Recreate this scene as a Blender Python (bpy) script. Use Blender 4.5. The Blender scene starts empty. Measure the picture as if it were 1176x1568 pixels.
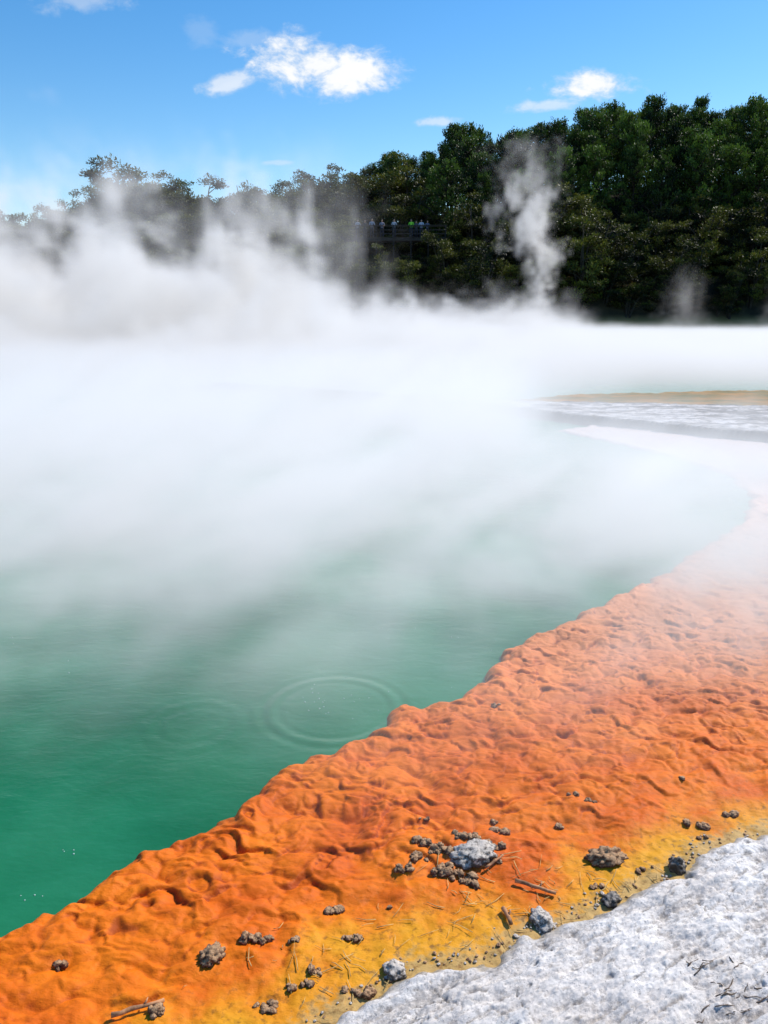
import bpy, math, random
import numpy as np
from mathutils import Vector, Matrix
random.seed(7); RNG=np.random.default_rng(7)
S=bpy.context.scene
COL=S.collection
S.view_settings.view_transform='Standard'; S.view_settings.look='None'; S.view_settings.exposure=0

# ---------------------------------------------------------------- helpers
def link(o,parent=None):
    COL.objects.link(o)
    if parent: o.parent=parent
    return o
def empty(name,loc=(0,0,0)):
    e=bpy.data.objects.new(name,None); e.location=loc; return link(e)
def mesh_obj(name,verts,faces,mats=(),parent=None,smooth=True):
    me=bpy.data.meshes.new(name); me.from_pydata([tuple(v) for v in verts],[],faces); 
    for m in mats: me.materials.append(m)
    if smooth: me.polygons.foreach_set('use_smooth',[True]*len(me.polygons))
    me.update()
    return link(bpy.data.objects.new(name,me),parent)
def sstep(a,b,x):
    t=np.clip((x-a)/(b-a),0,1); return t*t*(3-2*t)
def hsh(ix,iy,seed):
    h=(ix.astype(np.int64)*374761393+iy.astype(np.int64)*668265263+seed*1442695041)&0xffffffff
    h=((h^(h>>13))*1274126177)&0xffffffff
    h=h^(h>>16)
    return (h&0xffff)/65535.0
def vn(x,y,seed=0):   # gradient noise -1..1
    x0=np.floor(x);y0=np.floor(y);fx=x-x0;fy=y-y0
    u=fx*fx*fx*(fx*(fx*6-15)+10);v=fy*fy*fy*(fy*(fy*6-15)+10)
    def g(ax,ay):
        a=hsh(x0+ax,y0+ay,seed)*2*math.pi
        return np.cos(a)*(fx-ax)+np.sin(a)*(fy-ay)
    n=(g(0,0)*(1-u)+g(1,0)*u)*(1-v)+(g(0,1)*(1-u)+g(1,1)*u)*v
    return n*1.5
def worley(x,y,seed=0):  # F1,F2
    x0=np.floor(x);y0=np.floor(y); f1=np.full(x.shape,9.);f2=np.full(x.shape,9.)
    for i in (-1,0,1):
        for j in (-1,0,1):
            cx=x0+i;cy=y0+j
            d=np.hypot(cx+.1+.8*hsh(cx,cy,seed)-x,cy+.1+.8*hsh(cx,cy,seed+77)-y)
            f2=np.where(d<f1,f1,np.minimum(f2,d)); f1=np.minimum(f1,d)
    return f1,f2
def fbm(x,y,o=4,seed=0,r=.5):
    s=0;a=1;t=0
    for i in range(o):
        s=s+a*vn(x*2**i+i*17.3,y*2**i-i*9.1,seed+i);t+=a;a*=r
    return s/t
def sdf(px,py,poly):
    n=len(poly); d=np.full(px.shape,1e9); ins=np.zeros(px.shape,bool)
    for i in range(n):
        ax,ay=poly[i];bx,by=poly[(i+1)%n]
        ex,ey=bx-ax,by-ay; L=ex*ex+ey*ey+1e-12
        t=np.clip(((px-ax)*ex+(py-ay)*ey)/L,0,1)
        d=np.minimum(d,np.hypot(px-ax-t*ex,py-ay-t*ey))
        c=((ay>py)!=(by>py))&(px<(bx-ax)*(py-ay)/((by-ay) if abs(by-ay)>1e-9 else 1e-9)+ax)
        ins^=c
    return np.where(ins,d,-d)
def grid_obj(name,X,Y,Z,keep,mats,attrs={},parent=None):
    ny,nx=X.shape
    idx=np.arange(nx*ny).reshape(ny,nx)
    k=keep[:-1,:-1]|keep[1:,1:]|keep[1:,:-1]|keep[:-1,1:]
    q=np.stack([idx[:-1,:-1],idx[:-1,1:],idx[1:,1:],idx[1:,:-1]],-1)[k]
    used=np.unique(q); rm=np.full(nx*ny,-1); rm[used]=np.arange(len(used)); q=rm[q]
    co=np.stack([X.ravel(),Y.ravel(),Z.ravel()],-1)[used]
    me=bpy.data.meshes.new(name); me.vertices.add(len(co)); me.vertices.foreach_set('co',co.ravel().astype(np.float32))
    me.loops.add(q.size); me.loops.foreach_set('vertex_index',q.ravel().astype(np.int32))
    me.polygons.add(len(q)); me.polygons.foreach_set('loop_start',np.arange(0,q.size,4,dtype=np.int32))
    me.update(calc_edges=True); me.polygons.foreach_set('use_smooth',np.ones(len(q),bool))
    for n,a in attrs.items():
        at=me.attributes.new(n,'FLOAT','POINT'); at.data.foreach_set('value',a.ravel()[used].astype(np.float32))
    for m in mats: me.materials.append(m)
    me.validate()
    return link(bpy.data.objects.new(name,me),parent)

# node expression builder ------------------------------------------------
class E:
    def __init__(s,nt,o): s.nt=nt;s.o=o
    def _b(s,op,b,rev=False):
        n=s.nt.nodes.new('ShaderNodeMath'); n.operation=op
        a,c=(b,s) if rev else (s,b)
        for i,x in enumerate((a,c)):
            if isinstance(x,E): s.nt.links.new(x.o,n.inputs[i])
            elif x is not None: n.inputs[i].default_value=x
        return E(s.nt,n.outputs[0])
    def __add__(s,b): return s._b('ADD',b)
    __radd__=__add__
    def __sub__(s,b): return s._b('SUBTRACT',b)
    def __rsub__(s,b): return s._b('SUBTRACT',b,True)
    def __mul__(s,b): return s._b('MULTIPLY',b)
    __rmul__=__mul__
    def __truediv__(s,b): return s._b('DIVIDE',b)
    def mx(s,b): return s._b('MAXIMUM',b)
    def mn(s,b): return s._b('MINIMUM',b)
    def pw(s,b): return s._b('POWER',b)
    def f(s,op): return s._b(op,None)
    def ss(s,a,b,lo=0.,hi=1.,mode='SMOOTHSTEP'):
        n=s.nt.nodes.new('ShaderNodeMapRange'); n.interpolation_type=mode
        s.nt.links.new(s.o,n.inputs[0])
        for i,x in zip((1,2,3,4),(a,b,lo,hi)):
            if isinstance(x,E): s.nt.links.new(x.o,n.inputs[i])
            else: n.inputs[i].default_value=x
        return E(s.nt,n.outputs[0])
def noise(nt,vec,scale,detail=4,rough=.5,dist=0.,mul=(1,1,1),off=(0,0,0)):
    m=nt.nodes.new('ShaderNodeVectorMath'); m.operation='MULTIPLY_ADD'
    nt.links.new(vec,m.inputs[0]); m.inputs[1].default_value=mul; m.inputs[2].default_value=off
    n=nt.nodes.new('ShaderNodeTexNoise'); nt.links.new(m.outputs[0],n.inputs['Vector'])
    n.inputs['Scale'].default_value=scale;n.inputs['Detail'].default_value=detail
    n.inputs['Roughness'].default_value=rough;n.inputs['Distortion'].default_value=dist
    return E(nt,n.outputs[0])
def newmat(name):
    m=bpy.data.materials.new(name); m.use_nodes=True; nt=m.node_tree
    return m,nt,nt.nodes['Principled BSDF']
def pos(nt):
    g=nt.nodes.new('ShaderNodeNewGeometry'); return g.outputs['Position']
def sep(nt,v):
    s=nt.nodes.new('ShaderNodeSeparateXYZ'); nt.links.new(v,s.inputs[0]); return [E(nt,o) for o in s.outputs]
def attr(nt,name):
    a=nt.nodes.new('ShaderNodeAttribute'); a.attribute_name=name; return E(nt,a.outputs['Fac'])
def mixc(nt,f,a,b):
    n=nt.nodes.new('ShaderNodeMix'); n.data_type='RGBA'
    if isinstance(f,E): nt.links.new(f.o,n.inputs[0])
    else: n.inputs[0].default_value=f
    for i,x in ((6,a),(7,b)):
        if isinstance(x,tuple): n.inputs[i].default_value=(*x,1)
        else: nt.links.new(x,n.inputs[i])
    return n.outputs[2]
def bump(nt,bs,h,dist,strength=1.):
    b=nt.nodes.new('ShaderNodeBump'); b.inputs['Distance'].default_value=dist;b.inputs['Strength'].default_value=strength
    nt.links.new(h.o,b.inputs['Height']); nt.links.new(b.outputs[0],bs.inputs['Normal'])
def simple(name,c,rough=.8,var=.3,scale=6.):
    m,nt,bs=newmat(name); p=pos(nt); n=noise(nt,p,scale,3,.6)
    nt.links.new(mixc(nt,n.ss(.3,.7),tuple(x*(1-var) for x in c),tuple(min(1,x*(1+var)) for x in c)),bs.inputs['Base Color'])
    bs.inputs['Roughness'].default_value=rough; return m

# ---------------------------------------------------------------- camera, light, sky
cam=bpy.data.cameras.new('camera'); camo=link(bpy.data.objects.new('camera',cam))
camo.location=(0,0,2.6); camo.rotation_euler=(math.radians(90-15.2),0,0)
cam.sensor_fit='VERTICAL'; cam.sensor_height=24; cam.lens=24*1207/1568; cam.clip_end=6000; cam.clip_start=.05
S.camera=camo
SUN_EL=math.radians(46); SUN_AZ=math.radians(55)   # azimuth clockwise from +Y
sd=Vector((math.sin(SUN_AZ)*math.cos(SUN_EL),math.cos(SUN_AZ)*math.cos(SUN_EL),math.sin(SUN_EL)))
sun=bpy.data.lights.new('sun','SUN'); sun.energy=5; sun.angle=math.radians(.5); sun.color=(1,.95,.87)
so=link(bpy.data.objects.new('sun',sun)); so.rotation_euler=sd.to_track_quat('Z','Y').to_euler(); so.location=(30,60,80)

w=bpy.data.worlds.new('World'); S.world=w; w.use_nodes=True; nt=w.node_tree
bg=nt.nodes['Background']; bg.inputs['Strength'].default_value=.11
sky=nt.nodes.new('ShaderNodeTexSky'); sky.sky_type='NISHITA'; sky.sun_disc=False
sky.sun_elevation=SUN_EL; sky.sun_rotation=SUN_AZ; sky.air_density=1.0; sky.dust_density=.2; sky.ozone_density=2.2
hs=nt.nodes.new('ShaderNodeHueSaturation'); hs.inputs['Saturation'].default_value=1.38; hs.inputs['Value'].default_value=1.46
nt.links.new(sky.outputs[0],hs.inputs['Color'])
tc=nt.nodes.new('ShaderNodeTexCoord'); dx,dy,dz=sep(nt,tc.outputs['Generated'])
yy=dy.mx(.05); px=dx/yy; pz=dz/yy
cv=nt.nodes.new('ShaderNodeCombineXYZ'); nt.links.new(px.o,cv.inputs[0]); nt.links.new(pz.o,cv.inputs[1])
n1=noise(nt,cv.outputs[0],16,6,.6,.4,mul=(1,1.7,1)); n2=noise(nt,cv.outputs[0],70,4,.6,.2,mul=(1,1.5,1))
cl=None
for cx,cz,rx,rz,st,tilt in [(-.078,.256,.10,.036,1.,-.12),(-.045,.246,.08,.030,1.,0),(-.18,.239,.04,.016,.7,.2),(.241,.2357,.066,.020,1.,0),(.186,.2132,.055,.009,.6,.05),(.062,.197,.035,.007,.6,.05),(-.125,.153,.025,.004,.4,0),(-.2085,.289,.03,.02,.16,0),(-.15,.282,.045,.014,.25,0),(-.342,.3216,.06,.02,.4,0)]:
    ex=(px-cx)/rx; ez=((pz-cz)-(px-cx)*tilt)/rz
    r=(ex*ex+ez*ez).f('SQRT')
    m=((1.0-r)+(n1-.5)*1.9+(n2-.5)*.7).ss(.05,.75)*st*r.ss(1.0,1.5,1.,0.)
    cl=m if cl is None else cl.mx(m)
cl=cl*dy.ss(.3,.5)
ccol=mixc(nt,(cl*.8+(n1-.4)*.9).ss(.2,.95),(6.3,7.2,8.4),(9.1,9.2,9.3))
nt.links.new(mixc(nt,cl,hs.outputs[0],ccol),bg.inputs['Color'])

# ---------------------------------------------------------------- terrain (one sheet to the horizon)
def hill(x,y):
    crest=np.interp(x,[-200,-60,-45,-30,-10,0,9,20,35,50,200],[4,5,5.5,7,9,10.5,12.5,14.5,15.5,16,14])
    r=np.clip((y-76)/25,0,1)**.8*crest
    r=r*(1-sstep(130,400,y)*.6)
    return r+sstep(76,80,y)*fbm(x*.15,y*.15,3,3)*.6
def terr(x,y):
    basin=sstep(-64,-60,x)*(1-sstep(40,44,x))*sstep(-9,-6,y)*(1-sstep(75,77,y))
    side=np.maximum(sstep(44,70,x),1-sstep(-90,-64,x))*6*sstep(-40,0,y)*(y<=76+50)
    z=.25+np.where(y>76,hill(x,y),0)+side*(1-sstep(60,76,y))
    return z*(1-basin)-1.4*basin
xs=np.concatenate([-np.geomspace(4000,130,14),np.arange(-124,125,1.5),np.geomspace(130,4000,14)])
ys=np.concatenate([-np.geomspace(4000,50,12),np.arange(-46,150,1.5),np.geomspace(155,4000,16)])
X,Y=np.meshgrid(xs,ys)
m,nt,bs=newmat('forest_soil'); p=pos(nt); x_,y_,z_=sep(nt,p)
n=noise(nt,p,.8,5,.6)
c=mixc(nt,n.ss(.3,.7),(.012,.012,.006),(.05,.042,.02))
c=mixc(nt,y_.ss(76.5,78.2,1,0)*z_.ss(.2,1.2,1,0),c,(.30,.24,.09))
nt.links.new(c,bs.inputs['Base Color']); bs.inputs['Roughness'].default_value=.95
grid_obj('ground',X,Y,terr(X,Y),np.ones(X.shape,bool),[m])

# ---------------------------------------------------------------- water
m,nt,bs=newmat('mineral_water'); p=pos(nt); x_,y_,z_=sep(nt,p)
n=noise(nt,p,.35,3,.5); n5=noise(nt,p,1.2,4,.6)
c=mixc(nt,n.ss(.35,.65),(.005,.105,.038),(.014,.18,.072))
c=mixc(nt,n5.ss(.35,.7)*.5,c,(.025,.215,.10))
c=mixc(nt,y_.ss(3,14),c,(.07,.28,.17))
nt.links.new(c,bs.inputs['Base Color']); bs.inputs['Roughness'].default_value=.12; bs.inputs['IOR'].default_value=1.33
def ring(cx,cy,r0,r1,fr):
    d=((x_-cx)*(x_-cx)+(y_-cy)*(y_-cy)).f('SQRT')
    return (d*fr).f('SINE')*d.ss(r0-.12,r0)*d.ss(r1,r1+.15,1,0)
h=noise(nt,p,5,3,.55,.3,mul=(.7,1.3,1))*.6+noise(nt,p,24,2,.5,0,mul=(.8,1.2,1))*.14
h=h+ring(-.33,4.65,.40,.43,50)*.24+ring(-1.2,4.45,.2,.3,50)*.08
bump(nt,bs,h,.02,.75)
wx=np.linspace(-62,42,60); wy=np.linspace(-4,76.6,60); WX,WY=np.meshgrid(wx,wy)
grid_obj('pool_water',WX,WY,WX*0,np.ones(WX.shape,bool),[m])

# ---------------------------------------------------------------- orange shelf + white bank
shore=[(-6,.2),(-4,1.7),(-1.95,2.6),(-1.61,2.72),(-1.48,2.8),(-1.37,2.88),(-1.35,3.06),(-1.15,3.22),(-1.04,3.33),(-.84,3.44),(-.72,3.65),(-.55,3.95),(-.33,4.05),(-.11,4.29),(.14,4.65),(.49,4.74),(.64,4.97),(1.02,5.6),(1.39,5.91),(1.76,6.33),(2.56,7.06),(3.23,7.85),(4.15,8.9),(4.9,10.2),(5.2,11.6),(4.9,12.9),(4.3,14.2),(3.46,15.82)]
shelf_poly=shore+[(6,17.5),(17,17.5),(17,-8),(-7,-8)]
crust_edge=[(-6,.3),(-4,.9),(-1.5,1.55),(-.43,2.14),(-.16,2.32),(.03,2.46),(.14,2.55),(.29,2.56),(.45,2.58),(.575,2.684),(.816,2.79),(1.044,2.90),(1.362,3.064),(1.537,3.24),(1.911,3.359),(2.864,3.705),(6,5.4),(17,9)]
crust_poly=crust_edge+[(17,-8),(-7,-8)]
def surf(X,Y):
    s=sdf(X,Y,shelf_poly); c=sdf(X,Y,crust_poly)
    f1,_=worley(X*3.6+.2*vn(X*4,Y*4,13),Y*3.6,14)
    s=s+.04*fbm(X*2.2,Y*2.2,3,11)-.14*(f1-.38)
    c=c+.07*fbm(X*3,Y*3,5,21)+.02*vn(X*14,Y*14,22)
    wx_=X+.10*vn(X*3,Y*4,31)+.03*vn(X*11,Y*11,33); wy_=Y+.05*vn(X*4,Y*5,32)+.02*vn(X*9,Y*11,34)
    def dome(fx,fy,sd_):
        a,b=worley(wx_*fx,wy_*fy,sd_); return np.clip(1-a*a*1.3,0,1), 1-sstep(.0,.22,b-a)
    d1,e1=dome(4.5,8.0,42); d2,e2=dome(11,19,52)
    def saw(fy,fx,sd_,w):   # overlapping flow lobes: steep near face, long back slope
        q=wy_*fy+1.3*vn(X*fx,Y*fx*.8,sd_)+.5*vn(X*fx*3,Y*fx*3,sd_+1); fr=q-np.floor(q)
        a=np.clip(.35+1.3*vn(X*fx*1.3+9*np.floor(q)*.37,Y*fx*.9,sd_+2),0,1)
        h=np.minimum(fr/w,(1-fr)/(1-w)); return (h*h*(3-2*h))*a, (1-sstep(0,w*1.3,fr))*a
    s1,k1=saw(5.5,3.2,44,.22); s2,k2=saw(12.5,7,48,.26)
    big=.5+.5*vn(wx_*1.8,wy_*3.8,43)
    amp=1-.8*sstep(-.70,-.2,c+.2*vn(X*2,Y*2,5))
    amp=amp*(1-.3*sstep(5,9,Y))*(1-.5*sstep(9,12,Y))
    z=.022+(big*.034+s1*.022+s2*.010+d1*.032+d2*.013)*amp
    z=z+.018*np.exp(-((s-.10)/.07)**2)
    z=z*(1-np.exp(-np.clip(s,0,9)/.035))-.02
    z=np.where(s<0,-.02+s*1.6,z)
    z=z+.004*fbm(X*22,Y*30,4,55)
    mud=sstep(-.75,-.15,c)*sstep(0,.15,s)
    z=z+mud*(.022+.012*fbm(X*9,Y*9,5,56))
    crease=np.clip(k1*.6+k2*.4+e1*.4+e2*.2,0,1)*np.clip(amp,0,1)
    return s,c,crease,z
def axis(segs):
    out=[]
    for a,b,n in segs: out.append(np.linspace(a,b,n,endpoint=False))
    return np.concatenate(out)
gx=axis([(-6,-2.2,90),(-2.2,2.6,640),(2.6,6,190),(6,16.5,130)])
gy=axis([(1.2,3.8,420),(3.8,6,260),(6,10,240),(10,17,140)])
X,Y=np.meshgrid(gx,gy)
s,c,crease,z=surf(X,Y)
m,nt,bs=newmat('orange_sinter'); p=pos(nt); x_,y_,z_=sep(nt,p); S_=attr(nt,'s');C_=attr(nt,'c');P_=attr(nt,'crease')
n=noise(nt,p,2.5,5,.6); nf=noise(nt,p,28,4,.6); nL=noise(nt,p,1.3,3,.5)
col=mixc(nt,n.ss(.3,.7),(.62,.105,.0015),(.80,.185,.003))
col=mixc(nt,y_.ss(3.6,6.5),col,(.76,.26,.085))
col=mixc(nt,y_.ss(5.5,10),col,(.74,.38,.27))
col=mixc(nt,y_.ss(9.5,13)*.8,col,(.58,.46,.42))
col=mixc(nt,((C_+(n-.5)*.9).ss(-.46,-.08))*y_.ss(3.2,4.0,1,.1)*nL.ss(.3,.55,.5,1),col,(.70,.31,.010))
col=mixc(nt,((C_+(nf-.5)*.25).ss(-.12,-.02)*.8),col,(.45,.32,.13))
col=mixc(nt,(nf.ss(.52,.70)*(C_+(n-.5)*.8).ss(-.7,-.1))*.7,col,(.18,.07,.012))
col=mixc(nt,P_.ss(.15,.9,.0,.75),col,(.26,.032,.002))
col=mixc(nt,S_.ss(-.03,.05,1,0),col,(.07,.025,.006))
nt.links.new(col,bs.inputs['Base Color']); bs.inputs['Roughness'].default_value=.6
bs.inputs['Specular IOR Level'].default_value=.2
bump(nt,bs,noise(nt,p,45,5,.65,.3,mul=(.8,1.3,1)),.010,.55)
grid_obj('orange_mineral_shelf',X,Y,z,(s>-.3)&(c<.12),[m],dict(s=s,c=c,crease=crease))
# white bank
gx=axis([(-6,-.6,110),(-.6,2.4,560),(2.4,5,120),(5,16.5,90)])
gy=axis([(-7.5,1.4,60),(1.4,3.9,460),(3.9,9,120)])
X,Y=np.meshgrid(gx,gy)
c=sdf(X,Y,crust_poly); c=c+.07*fbm(X*3,Y*3,5,21)+.02*vn(X*14,Y*14,22)
U=X*.86+Y*.5; W=-X*.5+Y*.86      # grain of the crust runs along the shore
rough=fbm(U*2.6,W*8,7,61,.62); clod=np.abs(fbm(U*7,W*18,4,62))
a1,a2=worley(U*6+.5*vn(X*8,Y*8,8),W*14,63)
cr=np.abs(vn(X*1.6+.5*vn(X*5,Y*5,9),Y*2.6+.3*vn(X*8,Y*8,10),64)); crack=(1-sstep(.0,.02,cr))*sstep(.05,.35,fbm(X*1.5,Y*1.5,2,77)+.1)
pit=np.clip(sstep(.2,.5,fbm(U*11,W*30,4,68))+(1-sstep(.0,.12,a2-a1))*.7*sstep(-.1,.3,fbm(X*4,Y*4,2,69)),0,1)
k_=sstep(0,.1,c)
z=.02+.06*sstep(-.02,.07,c)+.05*sstep(.05,.8,c)+.06*sstep(.6,3,c)+rough*.065*k_+clod*.018*k_-crack*.012-pit*.010*k_
z=np.where(c<0,.03+c*.6,z)
m,nt,bs=newmat('white_sinter'); p=pos(nt); x_,y_,z_=sep(nt,p); C_=attr(nt,'c'); K_=attr(nt,'crack'); PT=attr(nt,'pit'); RG=attr(nt,'rough')
n=noise(nt,p,4,5,.6); nf=noise(nt,p,34,6,.75); ng=noise(nt,p,110,3,.7)
col=mixc(nt,n.ss(.35,.7),(.74,.675,.62),(.90,.85,.80))
col=mixc(nt,(nf-RG*.35).ss(.50,.66)*.6,col,(.32,.28,.25))
col=mixc(nt,ng.ss(.58,.68)*.7,col,(.17,.155,.145))
col=mixc(nt,PT*.65,col,(.15,.13,.12))
col=mixc(nt,K_*.8,col,(.12,.10,.08))
col=mixc(nt,(C_+(nf-.5)*.12).ss(.0,.06,.8,0),col,(.30,.22,.11))
nt.links.new(col,bs.inputs['Base Color']); bs.inputs['Roughness'].default_value=.75
bump(nt,bs,noise(nt,p,70,6,.75),.012,.85)
grid_obj('white_sinter_bank',X,Y,z,c>-.06,[m],dict(c=c,crack=crack,pit=pit,rough=rough))
BX,BY,BZ=gx,gy,z
def bz(x,y): return float(BZ[min(len(BY)-1,np.searchsorted(BY,y)),min(len(BX)-1,np.searchsorted(BX,x))])

# ---------------------------------------------------------------- mid terrace tongue and algae
pen=[(-6.5,23.9),(-4.27,22.9),(-1.54,21.3),(.2,20.2),(1.75,19.1),(3.49,17.3),(4.29,16.5),(5.39,15.65),(6.14,14.9),(7.07,14.35),(8.95,13.1),(16,11.5),(30,11),(30,18),(12,17.9),(8.9,18.3),(6.38,18.8),(3.79,19.1),(1.9,20.0),(.21,20.9),(-1.5,21.8),(-4.35,23.4)]
gx=np.arange(-7,24,.07); gy=np.arange(10.8,24.4,.06); X,Y=np.meshgrid(gx,gy)
c=sdf(X,Y,pen)+.16*fbm(X*1.3,Y*2.4,4,71)
z=.24*sstep(.0,.10,c)-.05+.05*np.abs(fbm(X*1.2,Y*4,4,72))+.03*fbm(X*6,Y*14,3,73)
z=np.where(c<0,-.05+c*.7,z)
m,nt,bs=newmat('grey_sinter'); p=pos(nt); C_=attr(nt,'c')
n=noise(nt,p,1.6,6,.65,.2,mul=(.6,2.6,1)); nf=noise(nt,p,7,5,.7,mul=(.5,2,1))
col=mixc(nt,n.ss(.38,.62),(.15,.13,.12),(.66,.61,.58)); col=mixc(nt,nf.ss(.50,.60)*.85,col,(.05,.045,.04))
col=mixc(nt,C_.ss(.05,.28,1,0),col,(.02,.012,.012))
nt.links.new(col,bs.inputs['Base Color']); bs.inputs['Roughness'].default_value=.8
grid_obj('sinter_terrace',X,Y,z,c>-.25,[m],dict(c=c))
alg=[(2.6,19.4),(4.5,18.8),(8.9,18.2),(14,17.6),(30,17.5),(30,24),(16,23.5),(10,22.8),(5,21.8),(3,20.4)]
gx=np.arange(2,24,.09); gy=np.arange(17,24,.07); X,Y=np.meshgrid(gx,gy)
c=sdf(X,Y,alg)+.2*fbm(X*1.0,Y*2,4,81); z=.08*sstep(0,.3,c)-.02+.04*fbm(X*4,Y*4,4,82)
m,nt,bs=newmat('algae'); p=pos(nt); n=noise(nt,p,1.4,5,.6,mul=(.5,1.6,1))
col=mixc(nt,n.ss(.35,.65),(.11,.095,.002),(.34,.15,.004)); nt.links.new(col,bs.inputs['Base Color']); bs.inputs['Roughness'].default_value=.8; bs.inputs['Specular IOR Level'].default_value=.2
grid_obj('algae_mat',X,Y,z,c>-.1,[m])

# ---------------------------------------------------------------- stones, sticks, straw, bubbles
import bmesh
def matstone(name,dark,light,thr=(.45,.7)):
    m,nt,bs=newmat(name); p=pos(nt); g=nt.nodes.new('ShaderNodeNewGeometry'); nx,ny,nz=sep(nt,g.outputs['Normal'])
    n=noise(nt,p,60,4,.7)
    nt.links.new(mixc(nt,(n+nz*.2).ss(*thr),dark,light),bs.inputs['Base Color']); bs.inputs['Roughness'].default_value=.75
    bump(nt,bs,noise(nt,p,120,4,.7),.008,.9); return m
M_brown=matstone('brown_stone',(.10,.036,.012),(.52,.31,.16),(.48,.78))
M_grey=matstone('grey_stone',(.11,.092,.075),(.64,.56,.48),(.5,.74))
M_dark=matstone('dark_stone',(.05,.04,.03),(.38,.33,.28),(.52,.82))
def gz(x,y):
    X=np.array([[x]]);Y=np.array([[y]]); return float(surf(X,Y)[3][0,0])
def stone_geo(bm,cx,cy,cz,rx,ry,rz,seed,knob=.25,freq=2.2,sub=3):
    t=bmesh.ops.create_icosphere(bm,subdivisions=sub,radius=1)['verts']
    from mathutils import noise as N
    rot=Matrix.Rotation(seed*1.7,3,'Z')
    for v in t:
        d=v.co.normalized(); q=d*freq+Vector((seed*3.1,seed*1.3,seed*.7))
        w_=N.voronoi(q)[0]; k=1+knob*(.9-1.6*w_[0])+.25*N.noise(d*1.1+Vector((seed,0,0)))+.08*N.noise(d*6)+.06*N.noise(d*13)
        c_=rot@Vector((d.x*rx*k,d.y*ry*k,d.z*rz*k)); v.co=Vector((cx,cy,cz))+c_
def stone(name,x,y,r,mat,seed,asp=(1,.8,.6),knob=.25,freq=2.2,zoff=.2):
    bm=bmesh.new(); zz=gz(x,y)
    stone_geo(bm,x,y,zz+r*asp[2]*zoff,r*asp[0],r*asp[1],r*asp[2],seed,knob,freq,4)
    me=bpy.data.meshes.new(name); bm.to_mesh(me); bm.free(); me.materials.append(mat)
    me.polygons.foreach_set('use_smooth',[True]*len(me.polygons))
    return link(bpy.data.objects.new(name,me))
stone('pale_rock',.425,3.172,.09,M_grey,15,(1.15,.75,.5),.4,2.6)
stone('brown_rock',1.06,3.172,.08,M_brown,2,(1.1,.7,.5),.5,3)
stone('grey_rock',.673,2.771,.058,M_grey,3,(1.1,.75,.7),.3,1.8)
stone('grey_rock',1.0,2.90,.045,M_dark,4,(1,.8,.7),.3,2)
stone('grey_rock',.044,2.522,.045,M_grey,5,(1,.9,.7),.3,2)
stone('pale_rock',-.69,2.575,.048,M_brown,6,(1,.8,.7),.45,3)
stone('dark_rock',1.36,3.10,.045,M_dark,7,(.8,.8,1.),.4,2,.4)
bm=bmesh.new()
cl_=[(-.207,2.845,.06,10,1),(-.52,2.668,.06,10,1),(-.149,2.691,.045,6,1),(-.279,2.522,.05,7,1),(1.585,3.423,.06,7,1),(1.77,3.496,.05,5,1),(1.10,3.565,.05,6,.8),(1.014,3.636,.05,6,.8),(.87,3.41,.035,5,.8),(.716,4.59,.03,4,1),(1.62,3.78,.03,3,.8),(.198,3.423,.03,3,.8),(.553,3.44,.035,4,1),(-1.275,2.54,.03,3,.9),(.164,3.24,.05,9,1.2),(.096,3.064,.04,7,1),(.277,3.064,.08,16,1.2),(.393,3.02,.07,14,1.2),(.579,3.359,.035,6,1.1),(.164,3.14,.05,9,1.1),(.256,3.195,.07,13,1.2),(.511,3.24,.06,11,1.1),(.40,3.28,.08,13,1.1),(.48,3.13,.06,8,1),(-.38,2.66,.03,3,.8),(-.1,2.42,.08,8,1.1),(-.85,2.33,.08,7,1.1),(-.45,2.36,.06,6,1.1),(-.32,2.46,.05,6,1.1),(.95,2.98,.05,4,.8),(1.2,3.1,.06,4,.8),(.02,2.86,.02,1,.7),(1.55,3.33,.05,4,.8),(2.2,3.75,.06,4,.8)]
k=10
for (x,y,r,n_,sc_) in cl_:
    for i in range(n_):
        a=random.random()*6.28; d=r*random.random()**.7*.8
        rr=random.uniform(.007,.016)*sc_; xx=x+math.cos(a)*d*1.3; yy_=y+math.sin(a)*d*.5
        stone_geo(bm,xx,yy_,gz(xx,yy_)+rr*.35,rr*random.uniform(1.,1.6),rr,rr*random.uniform(.7,1.2),k,.5,2.4,3); k+=1
me=bpy.data.meshes.new('encrusted_pebbles'); bm.to_mesh(me); bm.free(); me.materials.append(M_brown)
me.polygons.foreach_set('use_smooth',[True]*len(me.polygons)); link(bpy.data.objects.new('encrusted_pebbles',me))
bm=bmesh.new()
for i in range(200):
    j=random.randrange(3,16); t=random.random(); a=crust_edge[j]; b=crust_edge[j+1]
    x=a[0]+(b[0]-a[0])*t+random.gauss(0,.04)-.02; y=a[1]+(b[1]-a[1])*t+abs(random.gauss(0,.04))
    rr=random.uniform(.002,.007)*(1.5 if random.random()<.12 else 1); stone_geo(bm,x,y,gz(x,y)+rr*.5,rr*1.3,rr,rr*.7,k,.3,2,1); k+=1
me=bpy.data.meshes.new('shore_gravel'); bm.to_mesh(me); bm.free(); me.materials.append(M_brown); me.materials.append(M_grey)
me.polygons.foreach_set('material_index',[ (i//80)%2 for i in range(len(me.polygons))])
link(bpy.data.objects.new('shore_gravel',me))

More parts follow.
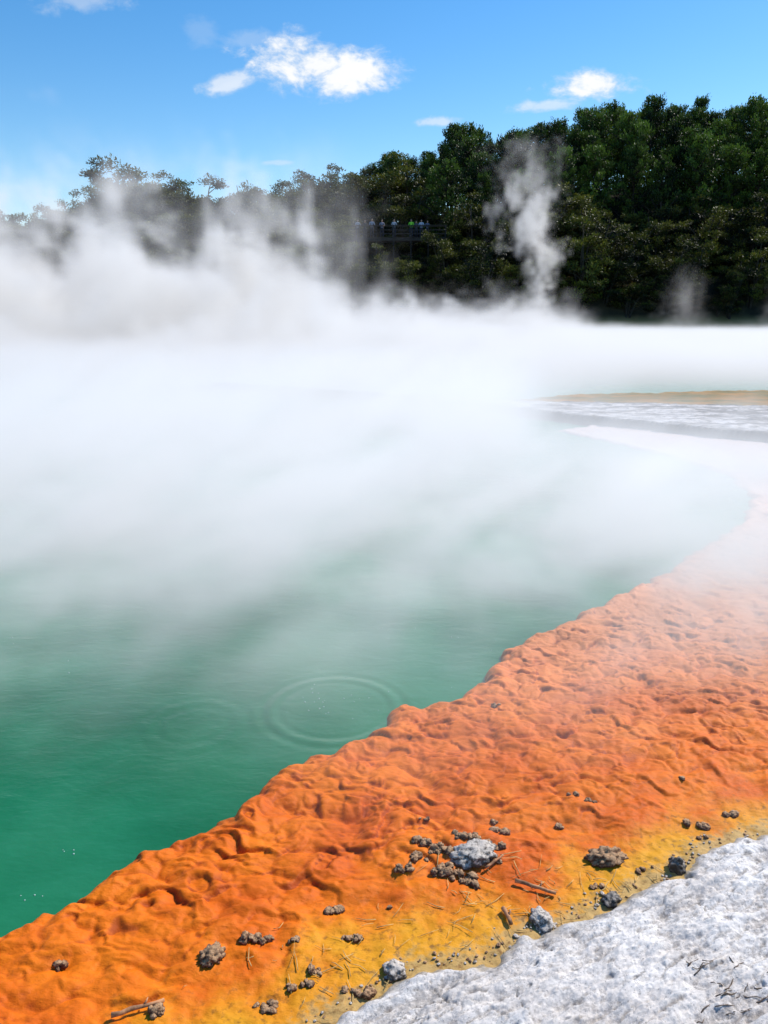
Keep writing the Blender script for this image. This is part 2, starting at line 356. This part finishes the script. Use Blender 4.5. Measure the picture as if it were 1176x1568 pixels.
def tube(V,F,MI,pts,rad,mi=0,ns=6,cap=True):
    pts=[Vector(p) for p in pts]; base=len(V)
    for i,p_ in enumerate(pts):
        d=(pts[min(i+1,len(pts)-1)]-pts[max(i-1,0)]).normalized()
        a=d.orthogonal().normalized(); b=d.cross(a)
        for k_ in range(ns):
            t=2*math.pi*k_/ns; V.append(p_+(a*math.cos(t)+b*math.sin(t))*rad[i])
    for i in range(len(pts)-1):
        for k_ in range(ns):
            a0=base+i*ns+k_; a1=base+i*ns+(k_+1)%ns
            F.append((a0,a1,a1+ns,a0+ns)); MI.append(mi)
    if cap: F.append(tuple(base+(len(pts)-1)*ns+q for q in range(ns))); MI.append(mi); F.append(tuple(base+q for q in reversed(range(ns)))); MI.append(mi)
M_stick=simple('dead_wood',(.42,.20,.09),.8,.5,30)
M_straw=simple('straw',(.60,.40,.14),.7,.4,20)
M_twig=simple('dark_twig',(.13,.09,.06),.8,.5,20)
def stick(name,a,b,r,za=.02,zb=.02,mat=M_stick):
    V,F,MI=[],[],[]
    A=Vector((a[0],a[1],gz(*a)+za)); B=Vector((b[0],b[1],gz(*b)+zb)); pts=[];rad=[]
    for i in range(6):
        t=i/5; pts.append(A.lerp(B,t)+Vector((random.gauss(0,r*.3),random.gauss(0,r*.3),random.gauss(0,r*.2)))); rad.append(r*(1-.25*t)*random.uniform(.85,1.15))
    tube(V,F,MI,pts,rad,0,8)
    m_=pts[3]; tube(V,F,MI,[m_,m_+Vector((.01,.012,.012)),m_+Vector((.012,.025,.015))],[r*.5,r*.4,r*.2],0,6)
    return mesh_obj(name,V,F,[mat])
stick('driftwood_stick',(.60,3.0),(.76,2.92),.010)
stick('driftwood_stick',(.517,2.845),(.533,2.755),.011)
stick('driftwood_stick',(.47,3.085),(.56,3.15),.006)
stick('driftwood_stick',(-1.0,2.30),(-.82,2.36),.009)
V,F,MI=[],[],[]
for i in range(170):
    cx,cy,sx,sy=random.choice([(.25,2.78,.28,.08),(.6,2.95,.2,.1),(-.2,2.5,.25,.08),(.45,2.72,.25,.08),(.5,3.10,.16,.08),(1.1,3.0,.2,.06)])
    x=random.gauss(cx,sx);y=random.gauss(cy,sy);a=random.random()*3.14;L=random.uniform(.02,.09)*(1 if random.random()<.88 else 1.7);r=random.uniform(.0008,.002)
    P=[]
    for t in (0,.5,1):
        xx=x+math.cos(a)*L*(t-.5)+random.gauss(0,.004);y2=y+math.sin(a)*L*(t-.5)+random.gauss(0,.004)
        P.append((xx,y2,gz(xx,y2)+.005+random.random()*.006))
    tube(V,F,MI,P,[r,r,r*.6],0,4)
mesh_obj('dry_grass_straw',V,F,[M_straw])
V,F,MI=[],[],[]
for i in range(34):
    x=random.gauss(1.36,.13);y=random.gauss(2.36,.08)
    if x<1.05: continue
    a=random.gauss(.3,.4);L=random.uniform(.02,.08);r=random.uniform(.0012,.003)
    P=[]
    for t in (0,.35,.7,1):
        xx=x+math.cos(a)*L*(t-.5)+random.gauss(0,.003); y2=y+math.sin(a)*L*(t-.5)+random.gauss(0,.003); P.append((xx,y2,bz(xx,y2)+.002))
    tube(V,F,MI,P,[r,r,r,r*.5],0,5)
mesh_obj('twig_litter',V,F,[M_twig])
# gas bubbles on the water
bm=bmesh.new()
for cx,cy,sx,sy,n_ in [(-.45,4.72,.12,.09,18),(-.3,4.85,.2,.1,6),(-1.5,3.25,.06,.02,4),(-2.4,5.6,.4,.3,10),(-.6,5.6,.9,.3,20),(.4,5.5,.3,.3,9),(-1.6,2.95,.06,.02,4),(0,7,1.5,.8,40),(1.5,8,1,.5,20),(-3,7.5,1.5,.8,20)]:
    for i in range(n_):
        x=random.gauss(cx,sx);y=random.gauss(cy,sy)
        if gz(x,y)>-.1: continue
        r=random.uniform(.002,.005)*(1+.06*y)
        bmesh.ops.create_icosphere(bm,subdivisions=1,radius=r,matrix=Matrix.Translation((x,y,0)))
me=bpy.data.meshes.new('gas_bubbles'); bm.to_mesh(me); bm.free()
m,nt,bs=newmat('foam'); bs.inputs['Base Color'].default_value=(.4,.55,.48,1); bs.inputs['Roughness'].default_value=.2; me.materials.append(m)
me.polygons.foreach_set('use_smooth',[True]*len(me.polygons)); link(bpy.data.objects.new('gas_bubbles',me))

# ---------------------------------------------------------------- trees
def leafmat(name,dark,light):
    m,nt,bs=newmat(name); T=attr(nt,'tone'); oi=nt.nodes.new('ShaderNodeObjectInfo'); R=E(nt,oi.outputs['Random'])
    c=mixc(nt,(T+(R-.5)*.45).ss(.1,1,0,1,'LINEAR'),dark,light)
    nt.links.new(c,bs.inputs['Base Color']); bs.inputs['Roughness'].default_value=.55; bs.inputs['Specular IOR Level'].default_value=.3
    tr=nt.nodes.new('ShaderNodeBsdfTranslucent'); nt.links.new(c,tr.inputs['Color'])
    mx=nt.nodes.new('ShaderNodeMixShader'); mx.inputs[0].default_value=.25
    nt.links.new(bs.outputs[0],mx.inputs[1]); nt.links.new(tr.outputs[0],mx.inputs[2])
    nt.links.new(mx.outputs[0],nt.nodes['Material Output'].inputs['Surface']); return m
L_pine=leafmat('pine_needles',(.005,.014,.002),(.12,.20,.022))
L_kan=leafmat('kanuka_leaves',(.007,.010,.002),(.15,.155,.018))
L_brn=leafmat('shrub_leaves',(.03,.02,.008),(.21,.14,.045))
M_bark=simple('bark',(.035,.027,.02),.9,.4,3)
def make_tree(kind,seed):
    rnd=random.Random(seed); V,F,MI=[],[],[]; clumps=[]
    if kind=='pine':
        H=1.0
        lean=(rnd.uniform(-.03,.03),rnd.uniform(-.03,.03))
        tp=[(lean[0]*t+rnd.uniform(-.004,.004),lean[1]*t,t*.96) for t in [i/9 for i in range(10)]]
        tube(V,F,MI,tp,[.022*(1-t*.9) for t in [i/9 for i in range(10)]],0,7)
        z=.26
        while z<.97:
            nb=rnd.randint(4,6); a0=rnd.random()*6.28
            R=(.30*(1-((z-.26)/.74))**.65+.03)*rnd.uniform(.7,1.25)
            for k_ in range(nb):
                a=a0+k_*6.28/nb+rnd.uniform(-.3,.3); r=R*rnd.uniform(.6,1.15)
                s0=Vector((lean[0]*z,lean[1]*z,z)); e=s0+Vector((math.cos(a)*r,math.sin(a)*r,r*rnd.uniform(.15,.6)))
                mid=s0.lerp(e,.5)-Vector((0,0,r*.08))
                tube(V,F,MI,[s0,mid,e],[.007,.005,.002],0,4,False)
                tn=rnd.random()
                for f_ in (.45,.75,1.):
                    if r*f_>.04: clumps.append((s0.lerp(e,f_)+Vector((0,0,.008)),Vector((.042,.042,.05))*rnd.uniform(.7,1.35)*(1.15-.2*f_),tn))
            z+=rnd.uniform(.045,.08)
        clumps.append((Vector((lean[0],lean[1],.97)),Vector((.02,.02,.05)),.8))
        nl=42; ls=(.013,.026); up=.9
    elif kind=='kanuka':
        for st in range(rnd.randint(4,5)):
            a=rnd.random()*6.28; sp=rnd.uniform(.05,.34); top=Vector((math.cos(a)*sp,math.sin(a)*sp,rnd.uniform(.66,.93)-sp*.3))
            P=[Vector((math.cos(a)*.02,math.sin(a)*.02,-.05))]
            for t in (.3,.6,1.): P.append(Vector((top.x*t**1.4,top.y*t**1.4,top.z*t))+Vector((rnd.uniform(-.02,.02),rnd.uniform(-.02,.02),0)))
            tube(V,F,MI,P,[.018,.014,.010,.005],0,6)
            for b in range(rnd.randint(9,12)):
                t=rnd.uniform(.1,1.); s0=P[0].lerp(P[1],t/.3) if t<.3 else P[1].lerp(P[3],(t-.3)/.7)
                aa=rnd.random()*6.28; r=rnd.uniform(.06,.24)*(1.25-.5*t)
                e=s0+Vector((math.cos(aa)*r,math.sin(aa)*r,rnd.uniform(.02,.12)))
                tube(V,F,MI,[s0,s0.lerp(e,.5)+Vector((0,0,.01)),e],[.006,.004,.002],0,4,False)
                tone=rnd.random()
                for q in range(3):
                    o=Vector((rnd.uniform(-.07,.07),rnd.uniform(-.07,.07),rnd.uniform(-.03,.045)))
                    clumps.append((e+o,Vector((rnd.uniform(.05,.095),rnd.uniform(.05,.095),rnd.uniform(.03,.06))),min(1,max(0,tone+rnd.uniform(-.2,.2)))))
        nl=66; ls=(.012,.028); up=.5
    else:
        for st in range(7):
            a=rnd.random()*6.28; r=rnd.uniform(.1,.45); e=Vector((math.cos(a)*r,math.sin(a)*r,rnd.uniform(.4,.85)))
            tube(V,F,MI,[Vector((0,0,-.05)),e*.5+Vector((0,0,.05)),e],[.02,.014,.006],0,5,False)
            for q in range(6):
                o=Vector((rnd.uniform(-.2,.2),rnd.uniform(-.2,.2),rnd.uniform(-.3,.12)))
                clumps.append((e+o,Vector((rnd.uniform(.07,.13),rnd.uniform(.07,.13),rnd.uniform(.05,.1))),rnd.random()))
        nl=55; ls=(.018,.04); up=.4
    nb=len(V); tone=[0.]*nb
    rg=np.random.default_rng(seed)
    verts=[tuple(v) for v in V]
    LV=[];LT=[];LF=[]
    b0=nb
    for c_,r_,t_ in clumps:
        d=rg.normal(size=(nl,3)); d/=np.linalg.norm(d,axis=1)[:,None]
        rr=rg.random(nl)**.45
        ct=np.array(c_)+d*rr[:,None]*np.array(r_)
        a=d*.6+rg.normal(size=(nl,3))*.6; a[:,2]+=up; a/=np.linalg.norm(a,axis=1)[:,None]
        b=np.cross(a,rg.normal(size=(nl,3))); b/=np.linalg.norm(b,axis=1)[:,None]
        sz=rg.uniform(ls[0],ls[1],nl)[:,None]; wd=sz*.5
        q=np.stack([ct-b*wd*.5,ct+b*wd*.5-a*sz*.1,ct+b*wd*.4+a*sz,ct-b*wd*.3+a*sz*.8],1)
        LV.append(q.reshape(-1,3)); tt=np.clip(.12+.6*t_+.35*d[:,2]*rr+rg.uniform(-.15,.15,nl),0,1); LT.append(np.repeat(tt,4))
        LF.append(b0+np.arange(nl*4).reshape(nl,4)); b0+=nl*4
    LVa=np.concatenate(LV); LTa=np.concatenate(LT); LFa=np.concatenate(LF)
    me=bpy.data.meshes.new(kind+'_tree')
    me.from_pydata(verts+LVa.tolist(),[],F+LFa.tolist())
    me.materials.append(M_bark); me.materials.append({'pine':L_pine,'kanuka':L_kan,'shrub':L_brn}[kind])
    me.polygons.foreach_set('material_index',[0]*len(F)+[1]*len(LFa))
    at=me.attributes.new('tone','FLOAT','POINT'); at.data.foreach_set('value',np.concatenate([np.zeros(nb),LTa]).astype(np.float32))
    me.update(); return me
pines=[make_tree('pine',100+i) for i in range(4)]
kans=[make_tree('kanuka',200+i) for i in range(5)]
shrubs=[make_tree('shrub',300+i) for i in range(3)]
# skyline of the wood: slope above eye height against x/y
sky_x=[-.4565,-.4102,-.3707,-.3386,-.3053,-.2673,-.242,-.1988,-.1797,-.1526,-.1216,-.0829,-.0367,.0168,.0473,.0699,.0849,.1299,.1971,.2494,.3319,.3854,.4418]
sky_s=[.1033,.1019,.1159,.126,.1498,.1498,.1393,.1175,.1223,.139,.1307,.1419,.1502,.159,.1557,.1824,.1873,.1814,.1992,.2132,.2167,.2127,.2194]
def top_at(x,y): return 2.6+float(np.interp(x/y,sky_x,sky_s))*y
forest=empty('hillside_forest'); shrubbery=empty('shore_shrubs')
def put(me,x,y,h,wf,parent,name):
    o=bpy.data.objects.new(name,me); link(o,parent)
    o.location=(x,y,float(hill(np.array(x),np.array(y)))+.15); o.rotation_euler=(0,0,random.random()*6.28); o.scale=(h*wf,h*wf,h)
for row,y0 in enumerate([77.6,80.2,83,86.3,90,94,98,102,107]):
    step=2.9+row*.1; x=-.62*y0-4
    while x<.62*y0+8:
        xx=x+random.uniform(-1,1); yy_=y0+random.uniform(-1.2,1.2); x+=step
        g=float(hill(np.array(xx),np.array(yy_)))+.1; tp=top_at(xx,yy_); r=xx/yy_
        back=row>=5
        if r>0.03 and row>=3: kind='pine'
        elif r>-.02 and row>=6: kind='pine'
        else: kind='kanuka'
        if back: h=(tp-g)*random.uniform(.84,1.08)*(1.04 if kind=='kanuka' else 1)
        else: h=min((tp-g)*random.uniform(.78,1.0),random.uniform(5.5,9.0) if kind=='kanuka' else random.uniform(8,11))
        if -.05<r<.07 and row<2: h=min(h,7.2-g)
        if -.045<r<.062 and 81<yy_<86: continue
        if h<2.5: continue
        if h>13: h=13
        wf=random.uniform(.95,1.3) if kind=='kanuka' else random.uniform(.75,1.05)
        if kind=='kanuka' and h<5: wf*=1.25
        put(random.choice(pines if kind=='pine' else kans),xx,yy_,h,wf,forest,kind+'_tree')
for i in range(110):
    xx=random.uniform(-46,46); yy_=random.uniform(76.6,80.5)
    if abs(xx-3)<9 or random.random()<.6: put(random.choice(shrubs),xx,yy_,random.uniform(1.6,3.6),random.uniform(.9,1.3),shrubbery,'shrub')

# ---------------------------------------------------------------- viewing platform + visitors
plat=empty('viewing_platform'); M_wood=simple('dark_timber',(.035,.028,.024),.8,.4,3)
def box(name,x0,x1,y0,y1,z0,z1,parent,mat,bev=.015):
    bm=bmesh.new(); bmesh.ops.create_cube(bm,size=1)
    for v in bm.verts: v.co=Vector(((x0+x1)/2+v.co.x*(x1-x0),(y0+y1)/2+v.co.y*(y1-y0),(z0+z1)/2+v.co.z*(z1-z0)))
    bmesh.ops.bevel(bm,geom=bm.edges[:],offset=bev,segments=1,affect='EDGES')
    me=bpy.data.meshes.new(name); bm.to_mesh(me); bm.free(); me.materials.append(mat); return link(bpy.data.objects.new(name,me),parent)
DZ=8.35; PX0,PX1,PY0,PY1=-4.2,6.2,82,84.2
for i in range(12): 
    yA=PY0+i*(PY1-PY0)/12; box('deck_board_%d'%i,PX0,PX1,yA+.005,yA+.17,DZ-.05,DZ,plat,M_wood,.005)
box('deck_beam_front',PX0,PX1,PY0+.05,PY0+.15,DZ-.32,DZ-.055,plat,M_wood)
box('deck_beam_back',PX0,PX1,PY1-.15,PY1-.05,DZ-.32,DZ-.055,plat,M_wood)
i=0; x=PX0+.06
while x<PX1:
    g=float(hill(np.array(x),np.array(PY0)))
    box('post_%d'%i,x-.05,x+.05,PY0-.11,PY0-.01,g-.3,DZ+1.1,plat,M_wood); i+=1; x+=1.7
for k_,zz in enumerate((.3,.65,1.0)): box('rail_%d'%k_,PX0,PX1,PY0-.005,PY0+.035,DZ+zz,DZ+zz+.08,plat,M_wood,.006)
box('handrail',PX0,PX1,PY0-.1,PY0+.06,DZ+1.103,DZ+1.15,plat,M_wood,.008)
M_skin=simple('skin',(.50,.30,.21),.6,.1,5); M_hair=simple('hair',(.04,.025,.015),.6,.3,20)
def person(x,y,z,h,shirt,pants,rot,seed):
    rnd=random.Random(seed); e=empty('person',(x,y,z)); e.rotation_euler=(0,0,rot); e.scale=(h/1.75,)*3
    J=[];R=[];Ed=[]
    def j(p_,r,par=None):
        J.append(p_);R.append(r); 
        if par is not None: Ed.append((par,len(J)-1))
        return len(J)-1
    pel=j((0,0,.95),(.15,.11)); wa=j((0,0,1.10),(.13,.10),pel); ch=j((0,.01,1.30),(.16,.11),wa); ns=j((0,.01,1.45),(.09,.07),ch)
    nk=j((0,0,1.52),(.055,.055),ns); 
    for s_ in (-1,1):
        hp=j((s_*.10,0,.90),(.09,.09),pel); kn=j((s_*.12,-.02,.50),(.06,.065),hp); an=j((s_*.13,.02,.09),(.04,.045),kn); j((s_*.14,-.13,.035),(.045,.03),an)
        sh=j((s_*.19,.01,1.42),(.06,.06),ns); el=j((s_*.27,-.08,1.16),(.042,.042),sh); wr=j((s_*.17,-.30,1.14),(.028,.026),el); pm=j((s_*.15,-.36,1.15),(.036,.018),wr)
    me=bpy.data.meshes.new('body'); me.from_pydata(J,Ed,[]); o=link(bpy.data.objects.new('body',me),e)
    md=o.modifiers.new('skin','SKIN')
    for i_,r in enumerate(R): me.skin_vertices[0].data[i_].radius=r
    me.skin_vertices[0].data[0].use_root=True
    o.modifiers.new('sub','SUBSURF').levels=2; o.modifiers['sub'].render_levels=2
    dg=bpy.context.evaluated_depsgraph_get(); m2=bpy.data.meshes.new_from_object(o.evaluated_get(dg)); 
    o.modifiers.clear(); o.data=m2; m2.materials.clear()
    for mm in (shirt,pants,M_skin,M_hair): m2.materials.append(mm)
    for pl in m2.polygons:
        c_=pl.center; pl.material_index=0 if c_.z>1.0 else 1
        if c_.z<.10: pl.material_index=3
        if c_.z>1.49 or (c_.y<-.2 and c_.z>1.05): pl.material_index=2
        pl.use_smooth=True
    V,F,MI=[],[],[]
    for s_ in (-1,1):
        for q,(dx_,L_) in enumerate([(-.028,.065),(-.01,.08),(.008,.075),(.026,.06)]):
            b_=Vector((s_*.15+dx_,-.37,1.155)); tube(V,F,MI,[b_,b_+Vector((0,-L_*.5,.0)),b_+Vector((0,-L_*.8,-.03))],[.010,.009,.007],0,6)
        b_=Vector((s_*.15-s_*.03,-.34,1.15)); tube(V,F,MI,[b_,b_+Vector((-s_*.03,-.02,0)),b_+Vector((-s_*.035,-.05,-.01))],[.012,.010,.008],0,6)
    mesh_obj('fingers',V,F,[M_skin],e)
    bm=bmesh.new(); bmesh.ops.create_uvsphere(bm,u_segments=24,v_segments=16,radius=1)
    for v in bm.verts:
        c_=v.co.copy(); w_=.078*(1-.18*max(0,-c_.z)); v.co=Vector((c_.x*w_,c_.y*.095,c_.z*.118+1.64))
        if c_.y<-.9 and -.35<c_.z<.1: v.co.y-=.018*(1-abs(c_.x)/.45)
    for s_ in (-1,1):
        bmesh.ops.create_uvsphere(bm,u_segments=8,v_segments=6,radius=.02,matrix=Matrix.Translation((s_*.08,.0,1.635))@Matrix.Diagonal((.5,1,1.5,1)))
    me=bpy.data.meshes.new('head'); bm.to_mesh(me); bm.free(); me.materials.append(M_skin); me.polygons.foreach_set('use_smooth',[True]*len(me.polygons)); link(bpy.data.objects.new('head',me),e)
    bm=bmesh.new()
    for s_ in (-1,1): bmesh.ops.create_uvsphere(bm,u_segments=8,v_segments=6,radius=.011,matrix=Matrix.Translation((s_*.03,-.084,1.645)))
    bmesh.ops.create_uvsphere(bm,u_segments=8,v_segments=6,radius=.022,matrix=Matrix.Translation((0,-.078,1.585))@Matrix.Diagonal((1,.4,.25,1)))
    me=bpy.data.meshes.new('eyes_and_mouth'); bm.to_mesh(me); bm.free(); me.materials.append(M_hair); link(bpy.data.objects.new('eyes_and_mouth',me),e)
    bm=bmesh.new(); bmesh.ops.create_uvsphere(bm,u_segments=20,v_segments=14,radius=1)
    for v in bm.verts:
        c_=v.co.copy(); v.co=Vector((c_.x*.088,c_.y*.105+.012,c_.z*.125+1.655))
    kill=[v for v in bm.verts if v.co.z<1.60 or (v.co.y<-.05 and v.co.z<1.69)]
    bmesh.ops.delete(bm,geom=kill,context='VERTS')
    me=bpy.data.meshes.new('hair'); bm.to_mesh(me); bm.free(); me.materials.append(M_hair); link(bpy.data.objects.new('hair',me),e)
jeans=simple('dark_trousers',(.03,.035,.06),.8)
for (px_,hh,colr) in [(-2.6,1.72,(.35,.36,.42)),(-1.9,1.65,(.05,.05,.06)),(-1.2,1.78,(.25,.3,.4)),(-.2,1.7,(.3,.28,.35)),(1.0,1.74,(.5,.5,.55)),(2.7,1.76,(.25,.75,.05)),(3.7,1.7,(.45,.5,.62)),(4.3,1.62,(.12,.13,.2)),(3.2,1.6,(.1,.1,.12))]:
    person(px_,PY0+.55+random.random()*.3,DZ,hh,simple('shirt',colr,.8,.15),jeans,random.uniform(-.4,.4),int(px_*10)+50)

# ---------------------------------------------------------------- steam (real volumes)
def steam_mat(name,emit,step,ec=(1,.97,.965,1)):
    m=bpy.data.materials.new(name); m.use_nodes=True; nt=m.node_tree; nt.nodes.remove(nt.nodes['Principled BSDF'])
    a=nt.nodes.new('ShaderNodeAttribute'); a.attribute_name='density'; d=E(nt,a.outputs['Fac'])
    sc=nt.nodes.new('ShaderNodeVolumeScatter'); sc.inputs['Color'].default_value=(1,.975,.96,1); sc.inputs['Anisotropy'].default_value=.2
    nt.links.new(d.o,sc.inputs['Density'])
    em=nt.nodes.new('ShaderNodeEmission'); em.inputs['Color'].default_value=ec; nt.links.new((d*emit).o,em.inputs['Strength'])  # added glow: steam emits in place of light scattered repeatedly inside it
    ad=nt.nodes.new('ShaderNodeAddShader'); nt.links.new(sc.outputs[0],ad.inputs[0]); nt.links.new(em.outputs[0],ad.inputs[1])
    nt.links.new(ad.outputs[0],nt.nodes['Material Output'].inputs['Volume'])
    m.cycles.volume_step_rate=step
    return m
def steam(name,mn,mx,res,fn,mat):
    g=bpy.data.node_groups.new(name,'GeometryNodeTree')
    g.interface.new_socket('Geometry',in_out='INPUT',socket_type='NodeSocketGeometry'); g.interface.new_socket('Geometry',in_out='OUTPUT',socket_type='NodeSocketGeometry')
    out=g.nodes.new('NodeGroupOutput'); vc=g.nodes.new('GeometryNodeVolumeCube'); p_=g.nodes.new('GeometryNodeInputPosition')
    x,y,z=sep(g,p_.outputs[0]); d=fn(g,p_.outputs[0],x,y,z)
    g.links.new(d.o,vc.inputs['Density']); vc.inputs['Min'].default_value=mn; vc.inputs['Max'].default_value=mx
    for k_,r in zip('XYZ',res): vc.inputs['Resolution '+k_].default_value=r
    sm=g.nodes.new('GeometryNodeSetMaterial'); sm.inputs['Material'].default_value=mat
    g.links.new(vc.outputs[0],sm.inputs[0]); g.links.new(sm.outputs[0],out.inputs[0])
    me=bpy.data.meshes.new(name); me.from_pydata([mn,mx],[],[]); me.materials.append(mat)
    o=link(bpy.data.objects.new(name,me)); md=o.modifiers.new('steam','NODES'); md.node_group=g; return o
def nearf(nt,p_,x,y,z):
    # drifting sheets, sheared from lower left to upper right
    sh=nt.nodes.new('ShaderNodeCombineXYZ'); nt.links.new((x-z*1.2).o,sh.inputs[0]); nt.links.new(y.o,sh.inputs[1]); nt.links.new(z.o,sh.inputs[2]); q=sh.outputs[0]
    n1=noise(nt,q,.5,5,.6,.6,mul=(1,.8,.9)); n2=noise(nt,q,1.6,4,.6,.5,mul=(1,1,.8),off=(5,3,1))
    w_=(n1*.6+n2*.4).ss(.41,.60)
    right=(x-y*.2).ss(0,2.6); rpen=(x-y*.12).ss(0,1.8)
    d0=y.ss(2.4,8.5,.0,1.0)
    Hh=right.ss(0,1,.72,.36)
    fall=(z/Hh*-1.0).f('EXPONENT')*z.ss(1.3,1.9,1,0)
    far_right=1.0-rpen*y.ss(11.0,13.5,0,.90)
    return (d0*(w_*1.55+.22)*(1.0+right*.55)*fall*far_right*y.ss(18.8,19.8,1,0)-.02).mx(0)
def farf(nt,p_,x,y,z):
    nb=noise(nt,p_,.11,2,.5,.3,off=(3,7,0)); nm=noise(nt,p_,.26,7,.60,.8,mul=(1,.8,.9),off=(9,2,4)); nd=noise(nt,p_,.9,5,.6,.5,off=(2,2,8))
    e=(x-y*.24)
    right=e.ss(-2,2.5); left=(x+y*.02).ss(-7,4,1,0)
    low=(z+(nm-.5)*2.0+y.ss(35,70,0,1.1)).ss(.4,1.4,1,0)*.40
    base=(1.8-right*1.0-z+(nm-.5)*15.0*(1.0-right*.75)+(nd-.5)*3.5).ss(.2,2.6)*.42*y.ss(50,70,1,.6)*z.ss(4,6.5,1,0)
    # tall turbulent billows: a curtain of steam lifting off the middle of the pool
    yc=(y-40-(nb-.5)*14)/8
    cur=(1.0-yc*yc).mx(0)
    tz=left*(6.2+(nb-.5)*11)-.5
    tall=(tz-z+(nm-.5)*30.0+(nd-.5)*5.5)
    tall=tall.ss(.3,3.6)*cur*.60*left*z.ss(7.5,13,1,0)
    wv=noise(nt,p_,.34,6,.6,1.2,mul=(1,1,.40),off=(1,5,8)).ss(.53,.66)
    wis=wv*left*z.ss(5.0,11.0,1,0)*.40*cur
    d=low.mx(base).mx(tall)+wis
    pw_=noise(nt,p_,.22,3,.5,0,off=(4,4,4)); pn=noise(nt,p_,.7,7,.68,.9,mul=(1,1,.6))
    cx=12.6-z*.14+(pw_-.5)*6.5
    r=((x-cx)*(x-cx)+(y-65)*(y-65)).f('SQRT')/(1.0+z*.10)
    pl=(1.1-r+(pn-.5)*6.5).ss(.15,1.3)*z.ss(7,14,1,.15)*.7*r.ss(1.6,2.2,1,0)
    r2=((x-25)*(x-25)+(y-68)*(y-68)).f('SQRT')/2.6
    pl2=(1.0-r2+(pn-.5)*4).ss(.1,1.4)*z.ss(2,6.5,1,0)*.14
    r3=((x-33)*(x-33)+(y-66)*(y-66)).f('SQRT')/2.6
    pl3=(1.0-r3+(pn-.5)*4).ss(.1,1.4)*z.ss(2,6.5,1,0)*.14
    edge=(y-right*2.3).ss(20,21.5)*y.ss(70,75.5,1,0)
    return (d*edge*y.ss(58,74,1,.3)+pl+pl2+pl3-.012).mx(0)
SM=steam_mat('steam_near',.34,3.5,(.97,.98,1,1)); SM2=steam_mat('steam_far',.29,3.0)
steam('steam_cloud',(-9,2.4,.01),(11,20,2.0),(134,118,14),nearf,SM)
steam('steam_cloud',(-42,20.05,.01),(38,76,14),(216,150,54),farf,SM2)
